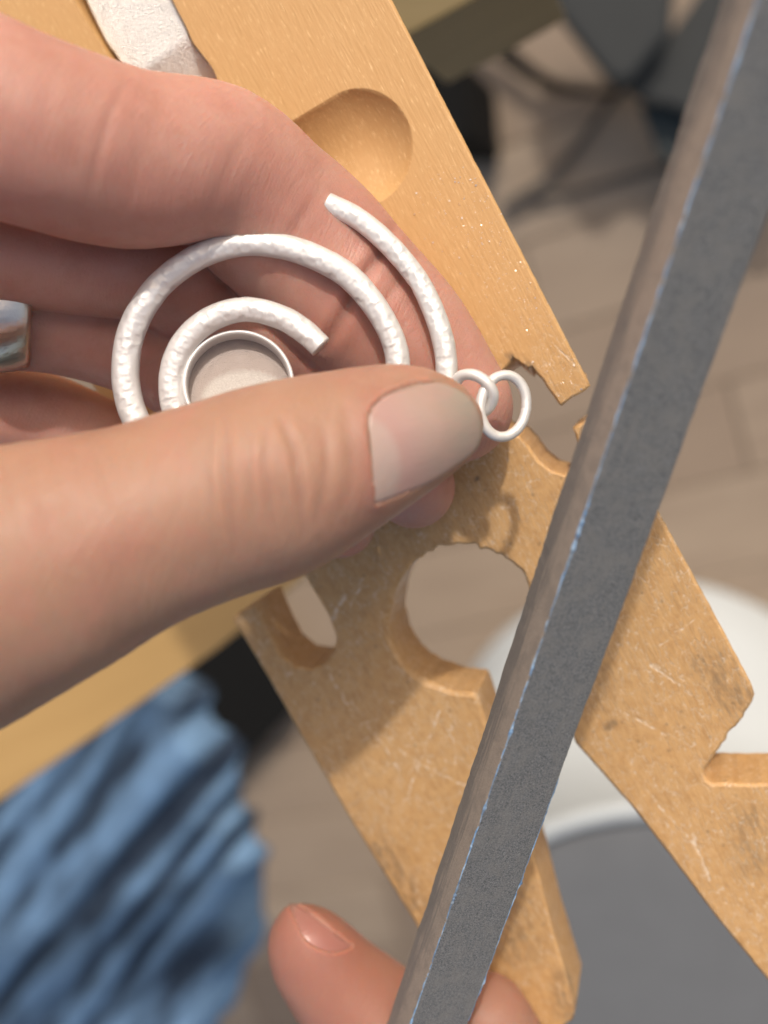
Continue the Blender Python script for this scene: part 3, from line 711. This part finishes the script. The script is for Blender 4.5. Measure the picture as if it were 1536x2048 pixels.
def nail_mesh(fl, poly, d0, d1, off, thick, axis, parent, name='fingernail', deg=3, lun=None, mat=None):
    A = np.array(poly, float); cen = A.mean(0)
    S, D = [], []
    for fct in np.linspace(.05, .88, 8):
        for q in resample(A, 16): 
            u, v = cen + (q - cen) * fct; d = fl.hit(u, v, d0, d1)
            if d: S.append((u, v)); D.append(d)
    S = (np.array(S) - cen) / 100
    basis = lambda X: np.stack([X[:, 0] ** i * X[:, 1] ** j for i in range(deg + 1) for j in range(deg + 1 - i)], 1)
    co = np.linalg.lstsq(basis(S), np.array(D), rcond=None)[0]
    rim = catmull(np.vstack([A, A[:1]]), 5)[:-1]; nr = len(rim); rows = 14
    Pp = [cen] + [cen + (q - cen) * (k / rows) for k in range(1, rows + 1) for q in rim]
    Pp = np.array(Pp); dep_ = basis((Pp - cen) / 100) @ co - off
    ring_t = np.array([0] + [k / rows for k in range(1, rows + 1) for _ in rim])
    dep_ += np.clip((ring_t - .9) / .1, 0, 1) ** 2 * thick * .7
    top = np.array([ray(u, v) * d for (u, v), d in zip(Pp, dep_)]); bot = np.array([ray(u, v) * (d + thick) for (u, v), d in zip(Pp, dep_)])
    n0 = len(top); Fc = []
    for k in range(nr): Fc.append((0, 1 + k, 1 + (k + 1) % nr))
    for r_ in range(rows - 1):
        for k in range(nr): Fc.append((1 + r_ * nr + k, 1 + (r_ + 1) * nr + k, 1 + (r_ + 1) * nr + (k + 1) % nr, 1 + r_ * nr + (k + 1) % nr))
    Fc += [tuple(x + n0 for x in f)[::-1] for f in Fc]
    e = 1 + (rows - 1) * nr
    for k in range(nr): Fc.append((e + k, e + (k + 1) % nr, e + (k + 1) % nr + n0, e + k + n0)[::-1])
    o = obj(name, c2w(np.vstack([top, bot])), Fc, mat or NAIL, parent)
    ax = np.array(axis[1], float) - np.array(axis[0]); s = ((Pp - np.array(axis[0])) @ ax) / (ax @ ax)
    if lun is None: s = np.clip(s, 0, 1) * .5 + .45 * np.clip((s - .86) / .1, 0, 1)
    attr(o, 'along', np.concatenate([s, s]))
    if lun is not None:
        (lu, lv, ra, rb, th) = lun; q = Pp - np.array([lu, lv]); ct, st_ = math.cos(th), math.sin(th)
        e1 = (q[:, 0] * ct + q[:, 1] * st_) / ra; e2 = (-q[:, 0] * st_ + q[:, 1] * ct) / rb
        w = np.clip((1.12 - np.hypot(e1, e2)) / .22, 0, 1)
    else: w = np.zeros(n0)
    attr(o, 'lunula', np.concatenate([w, w])); return o
nail_mesh(H, NAILP, 148, 172, .03, .2, ((735, 930), (970, 850)), hand, lun=(738, 925, 62, 88, -.15))

# ---- right hand (two fingertips steadying the stick)
H2 = Flesh((-26, -112, -195), (44, -56, -155), .45)
th2 = H2.chain([(588, 1832, 214, 22), (598, 1858, 214, 48), (622, 1904, 215, 86), (690, 1984, 217, 106), (800, 2085, 218, 124), (960, 2230, 218, 140), (1100, 2420, 214, 170)])
ix2 = H2.chain([(972, 2042, 217, 92), (1010, 2150, 218, 112), (1060, 2300, 218, 130), (1150, 2480, 214, 160)])
H2.add(th2, 1.0); H2.add(ix2, 1.5)
P, Q = H2.mesh(); Nn = H2.normals(P); U, V = cl(P)
disp = vnoise(P, 6, 14) * .15 + vnoise(P, 2.5, 15) * .04
N2 = [(579, 1806), (588, 1808), (612, 1822), (652, 1854), (690, 1884), (704, 1893), (690, 1903), (660, 1905), (636, 1898), (614, 1884), (600, 1864), (588, 1834)]
inn = inpoly(U, V, N2); dN, _ = polyd(U, V, N2 + N2[:1])
frontz = Nn[:, 2] > .1
disp += np.where(frontz, np.exp(-(dN / 22)) * np.where(inn, -.2, .45), 0)
hand2 = obj('hand', c2w(P + Nn * disp[:, None]), Q, SKIN, origin=c2w(ray(1000, 2400) * 214))
tag(hand2, 'fingertips with a short nail steadying the grey sanding stick from below', 'hand')
attr(hand2, 'red', np.clip(.82 - .35 * np.clip((U - 640) / 250, 0, 1) + .2 * vnoise(P, 6, 3) + .2 * np.exp(-(dN / 30) ** 2) * frontz, 0, .9))
nail_mesh(H2, N2, 195, 222, .25, .5, ((700, 1890), (580, 1808)), hand2, deg=2, mat=NAIL_PINK)

# ------------------------------------------------------------------ silver band on the ring finger
def band():
    ctr = ray(14, 628) * 185; r0 = 96 * 186 / FD
    ax = ray(160, 678) * 193 - ray(-150, 655) * 184; ax /= np.linalg.norm(ax)
    e1 = np.cross(ax, [0, 0, 1.0]); e1 /= np.linalg.norm(e1); e2 = np.cross(ax, e1)
    pr = [(-5.2, .1)] + [(-5.2 + 8.4 * k / 12, .5 + 1.05 * math.sin(math.pi * k / 12) ** .7) for k in range(13)] + [(3.2, .1), (-1, -.1)]
    V, Fc = [], []; n = 72; m = len(pr)
    for k in range(n):
        th = 2 * math.pi * k / n
        for x, y in pr: V.append(ctr + ax * x + (e1 * math.cos(th) + e2 * math.sin(th)) * (r0 + y - .1 ))
    for k in range(n):
        for j in range(m): Fc.append((k * m + j, k * m + (j + 1) % m, ((k + 1) % n) * m + (j + 1) % m, ((k + 1) % n) * m + j))
    o = obj('finger_ring', c2w(V), Fc, BAND); tag(o, 'wide polished silver band worn on the finger at the hand\'s edge', 'ring')
band()

# ------------------------------------------------------------------ pendant: hammered spiral, cup, two jump rings
pend = empty('spiral_pendant', c2w(ray(500, 770) * 174), 'matte white silver spiral pendant with hammered wire and round cup', 'pendant')
SP = [(642, 694, 172.2, 30), (610, 664, 172.2, 31), (560, 634, 172.3, 31), (490, 619, 172.5, 31), (418, 640, 172.6, 32), (366, 690, 172.8, 33), (345, 752, 173, 34), (352, 820, 173.3, 35), (390, 890, 173.8, 35), (470, 945, 174, 34), (590, 950, 174, 33), (700, 905, 174, 33), (775, 830, 173.6, 31),
      (796, 730, 173.3, 31), (770, 645, 173, 31), (705, 560, 173, 32), (625, 512, 173, 32), (545, 490, 173, 31), (470, 490, 173, 31), (390, 517, 173, 32), (315, 575, 173.2, 33), (266, 655, 173.4, 35), (251, 740, 173.6, 35), (264, 820, 173.8, 35), (310, 905, 174, 34), (400, 990, 174.5, 33), (520, 1035, 174.8, 32), (660, 1030, 175, 31), (790, 965, 175, 30), (875, 870, 174.8, 29),
      (893, 755, 174.6, 28), (882, 665, 174.6, 28), (842, 570, 174.8, 27), (785, 497, 175, 27), (720, 440, 175.2, 27), (654, 407, 175.4, 28)]
C = catmull([[*(ray(u, v) * d), rp * .79 * d / FD] for u, v, d, rp in SP], 10)
# even spacing
sl = np.concatenate([[0], np.cumsum(np.linalg.norm(np.diff(C[:, :3], axis=0), axis=1))]); tt = np.linspace(0, sl[-1], int(sl[-1] / .16))
C = np.stack([np.interp(tt, sl, C[:, i]) for i in range(4)], 1)
Vt, Ft = tube_mesh(C[:, :3], C[:, 3], 40, up=(0, 0, 1.0))
cen = np.repeat(C[:, :3], 40, 0); rr = np.repeat(C[:, 3], 40); nn = (Vt - cen) / rr[:, None]
# hammer marks: shallow facets on the face turned to the viewer
seeds = []
for k in range(len(C)):
    if k % 3 == 0:
        for _ in range(2):
            th = rng.normal(-.15, .62); seeds.append(k * 1.0); 
sd_c = []
tang = np.gradient(C[:, :3], axis=0); tang /= np.linalg.norm(tang, axis=1)[:, None]
for k in range(6, len(C) - 8, 3):
    for _ in range(2):
        b = np.cross([0, 0, 1.0], tang[k]); b /= np.linalg.norm(b); th = rng.normal(.12, .42)
        nrm_ = np.array([0, 0, 1.0]) * math.cos(th) + b * math.sin(th)
        sd_c.append(np.concatenate([C[k, :3] + nrm_ * C[k, 3] + tang[k] * rng.normal(0, .3), nrm_]))
sd_c = np.array(sd_c)
disp = np.zeros(len(Vt)); endk = np.minimum(np.repeat(np.arange(len(C)), 40), np.repeat(np.arange(len(C))[::-1], 40))
for srow in sd_c:
    rel = Vt - srow[:3]; m = (np.abs(rel) < 1.6).all(1); idx = np.where(m)[0]
    dd = np.linalg.norm(rel[idx], axis=1); R0 = rng.uniform(.30, .55)
    ht = rel[idx] @ srow[3:]              # height over the facet plane
    cut = np.clip(ht + rng.uniform(.04, .13), 0, None) * np.clip((1.15 * R0 - dd) / (.15 * R0), 0, 1)
    disp[idx] = np.maximum(disp[idx], np.minimum(cut, .26))
disp *= np.clip((endk - 1) / 6, 0, 1)
Vt = Vt - nn * disp[:, None] + (vnoise(Vt, 1.2, 5) * .03)[:, None] * nn
wire = obj('spiral_wire', c2w(Vt), Ft, SILVER, pend)
# cup
def cup():
    c0 = ray(478, 772) * 174.2; rx = 110 * 174 / FD; ax = np.array([.10, .12, 1.0]); ax /= np.linalg.norm(ax)
    e1 = np.cross([0, 1, 0], ax); e1 /= np.linalg.norm(e1); e2 = np.cross(ax, e1)
    n = 96
    pr = [(rx, -2.2), (rx + .05, 1.0), (rx - .02, 1.35), (rx - .25, 1.5), (rx - .5, 1.35), (rx - .55, .8), (rx - .55, -1.5)]
    V, Fc = [], []
    for k in range(n):
        th = 2 * math.pi * k / n
        for r_, z in pr: V.append(c0 + (e1 * math.cos(th) + e2 * math.sin(th)) * r_ + ax * z)
    m = len(pr)
    for k in range(n):
        for j in range(m - 1): Fc.append((k * m + j, ((k + 1) % n) * m + j, ((k + 1) % n) * m + j + 1, k * m + j + 1))
    w = obj('cup_wall', c2w(V), Fc, SILVER, pend)
    V, Fc = [c0 - ax * 1.45], []; rows = 14
    for r_ in range(1, rows + 1):
        for k in range(n):
            th = 2 * math.pi * k / n; V.append(c0 + (e1 * math.cos(th) + e2 * math.sin(th)) * (rx - .5) * r_ / rows - ax * 1.45)
    for k in range(n): Fc.append((0, 1 + k, 1 + (k + 1) % n))
    for r_ in range(rows - 1):
        for k in range(n): Fc.append((1 + r_ * n + k, 1 + (r_ + 1) * n + k, 1 + (r_ + 1) * n + (k + 1) % n, 1 + r_ * n + (k + 1) % n))
    V = np.array(V); o = obj('cup_floor', c2w(V), Fc, CUPF, pend)
    uu, vv = cl(V); e = np.hypot((uu - 492) / 88, (vv - 800) / 58); attr(o, 'solder', np.clip((1.05 - e) / .12, 0, 1))
cup()
# jump rings
def jump_ring(px, rpx, name, label, parent=None):
    C = np.array([[*(ray(u, v) * d)] for u, v, d in px]); n = len(px)
    Cl = catmull(np.vstack([C, C[:1]]), 10)[:-1]
    rad = rpx * 172 / FD * (1 + .05 * vnoise(Cl, 1.5, 3))
    Vr, Fr = tube_mesh(Cl, rad, 18, closed=True, up=(.15, .1, 1.0))
    return obj(name, c2w(Vr), Fr, SILVER, parent)
jump_ring([(908, 772, 173), (922, 752, 171.8), (948, 750, 170.6), (972, 764, 170.2), (986, 788, 170.6), (980, 812, 171.8), (960, 826, 173), (935, 820, 174.2), (914, 800, 174.2)], 11.5, 'attachment_loop', None, pend)
def ell(cx, cy, a, b, th, d0, dd):
    out = []
    for k in range(16):
        t = 2 * math.pi * k / 16; x = a * math.cos(t); y = b * math.sin(t)
        out.append((cx + x * math.cos(th) - y * math.sin(th), cy + x * math.sin(th) + y * math.cos(th), d0 + dd * math.cos(t + .3)))
    return out
j2 = jump_ring(ell(1007, 812, 46, 62, .12, 171.6, 1.1), 10.5, 'jump_ring', None)
tag(j2, 'oval white silver jump ring hanging loose from the pendant loop', 'jump ring')

# ------------------------------------------------------------------ sanding stick
def stick():
    Bp = ray(814, 2060) * 193.0; Tp = ray(1511, 0) * 124.05
    a = Tp - Bp; a /= np.linalg.norm(a)
    vw = -(Bp + Tp) / 2; vw /= np.linalg.norm(vw)
    e1 = np.cross(a, vw); e1 /= np.linalg.norm(e1); e2 = np.cross(e1, a)
    if e1[0] < 0: e1 = -e1
    if e2 @ vw < 0: e2 = -e2
    S_, S2, ph = 9.13, 7.75, .4689
    w = math.cos(ph) * e1 - math.sin(ph) * e2; sdv = -(math.sin(ph) * e1 + math.cos(ph) * e2)
    B0 = Bp - a * 60; L = np.linalg.norm(Tp - Bp) + 60 + 45
    root = empty('sanding_stick', c2w(B0), 'square stick wrapped in dark grey emery paper with blue torn edges', 'sanding stick')
    # rounded square section: (w, side) coordinates
    sec = []; lab = []
    rc = .35; nsub = 8
    def arc(cx, cy, a0, a1, k=4):
        for i in range(k + 1):
            t = a0 + (a1 - a0) * i / k; sec.append((cx + rc * math.cos(t), cy + rc * math.sin(t)))
    # x along w 0..S, y along side 0..S ; front face is y=0, left face is x=0
    arc(rc, rc, math.pi, 1.5 * math.pi)
    for i in range(1, nsub): sec.append((rc + (S_ - 2 * rc) * i / nsub, 0))
    arc(S_ - rc, rc, 1.5 * math.pi, 2 * math.pi)
    for i in range(1, nsub): sec.append((S_, rc + (S2 - 2 * rc) * i / nsub))
    arc(S_ - rc, S2 - rc, 0, .5 * math.pi)
    arc(rc, S2 - rc, .5 * math.pi, math.pi)
    for i in range(1, nsub): sec.append((0, S2 - rc - (S2 - 2 * rc) * i / nsub))
    m = len(sec); n = 620; V = []; side = []; al = []; ac_ = []
    ls = np.linspace(0, L, n)
    jl = vnoise(np.stack([ls, ls * 0, ls * 0], 1), .8, 31) * .05 + vnoise(np.stack([ls, ls * 0 + 9, ls * 0], 1), 6, 32) * .12
    jr = vnoise(np.stack([ls, ls * 0 + 5, ls * 0], 1), .7, 33) * .05 + vnoise(np.stack([ls, ls * 0 + 7, ls * 0], 1), 9, 34) * .12
    bow = np.sin(ls / L * math.pi) * .25
    for i in range(n):
        for x, y in sec:
            px = x + (jl[i] if (y > S2 * .7 and x < 1) else 0) + (jr[i] if x > S_ * .8 else 0)
            V.append(B0 + a * ls[i] + w * (px + bow[i]) + sdv * (y + (.12 * math.sin(ls[i] * .05) if y > 1 else 0)))
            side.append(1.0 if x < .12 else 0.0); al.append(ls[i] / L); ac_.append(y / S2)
    Fc = []
    for i in range(n - 1):
        for k in range(m): Fc.append((i * m + k, i * m + (k + 1) % m, (i + 1) * m + (k + 1) % m, (i + 1) * m + k))
    Fc += [tuple(range(m))[::-1], tuple((n - 1) * m + k for k in range(m))]
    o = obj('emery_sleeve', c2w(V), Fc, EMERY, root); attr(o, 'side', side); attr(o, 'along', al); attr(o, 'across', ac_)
    # torn blue paper along the corner between the two visible faces, and a sliver along the far edge
    def ragged(x0, y0, nd, seed, base, burst, lo, hi, wd):
        n = 900; ls = np.linspace(lo, hi, n); z = ls * 0
        tear = base + .06 * np.abs(vnoise(np.stack([ls, z, z], 1), .7, seed)) + burst * np.clip(vnoise(np.stack([ls, z + 3, z], 1), 3.2, seed + 1) - .42, 0, 1) * (1 + vnoise(np.stack([ls, z, z + 7], 1), .35, seed + 2))
        tear *= np.clip((ls - lo) / 3, 0, 1) * np.clip((hi - ls) / 3, 0, 1)
        V, Fc = [], []
        wob = vnoise(np.stack([ls, z + 1, z], 1), 1.1, seed + 5) * .07 + np.sin(ls / L * math.pi) * .25
        for i in range(n):
            c = B0 + a * ls[i] + w * (x0 + wob[i]) + sdv * y0
            t1 = w * wd; t2 = sdv * wd
            pts = [c + w * (wd + tear[i] * .8) + nd * -.02, c + w * wd * .4 + nd * (tear[i] + .05), c + sdv * wd * .3 + nd * (tear[i] * .8 + .04), c + sdv * (wd * .7 + tear[i] * .5) + nd * -.02]
            V += pts
        for i in range(n - 1):
            for k in range(3): Fc.append((i * 4 + k, i * 4 + k + 1, i * 4 + 5 + k, i * 4 + 4 + k))
        return obj('paper_edge', c2w(V), Fc, BLUEP, root)
    nd = -(w * -1 + sdv); nd = -(sdv + w * .0) - w * 1.0; nd /= np.linalg.norm(nd)
    ragged(.10, .10, nd, 41, .03, .6, 40, L - 10, .27)
    nd2 = (w - sdv); nd2 /= np.linalg.norm(nd2)
    ragged(S_ - .14, .08, nd2, 51, .02, .5, 62, 108, .16)
    return root
stick()
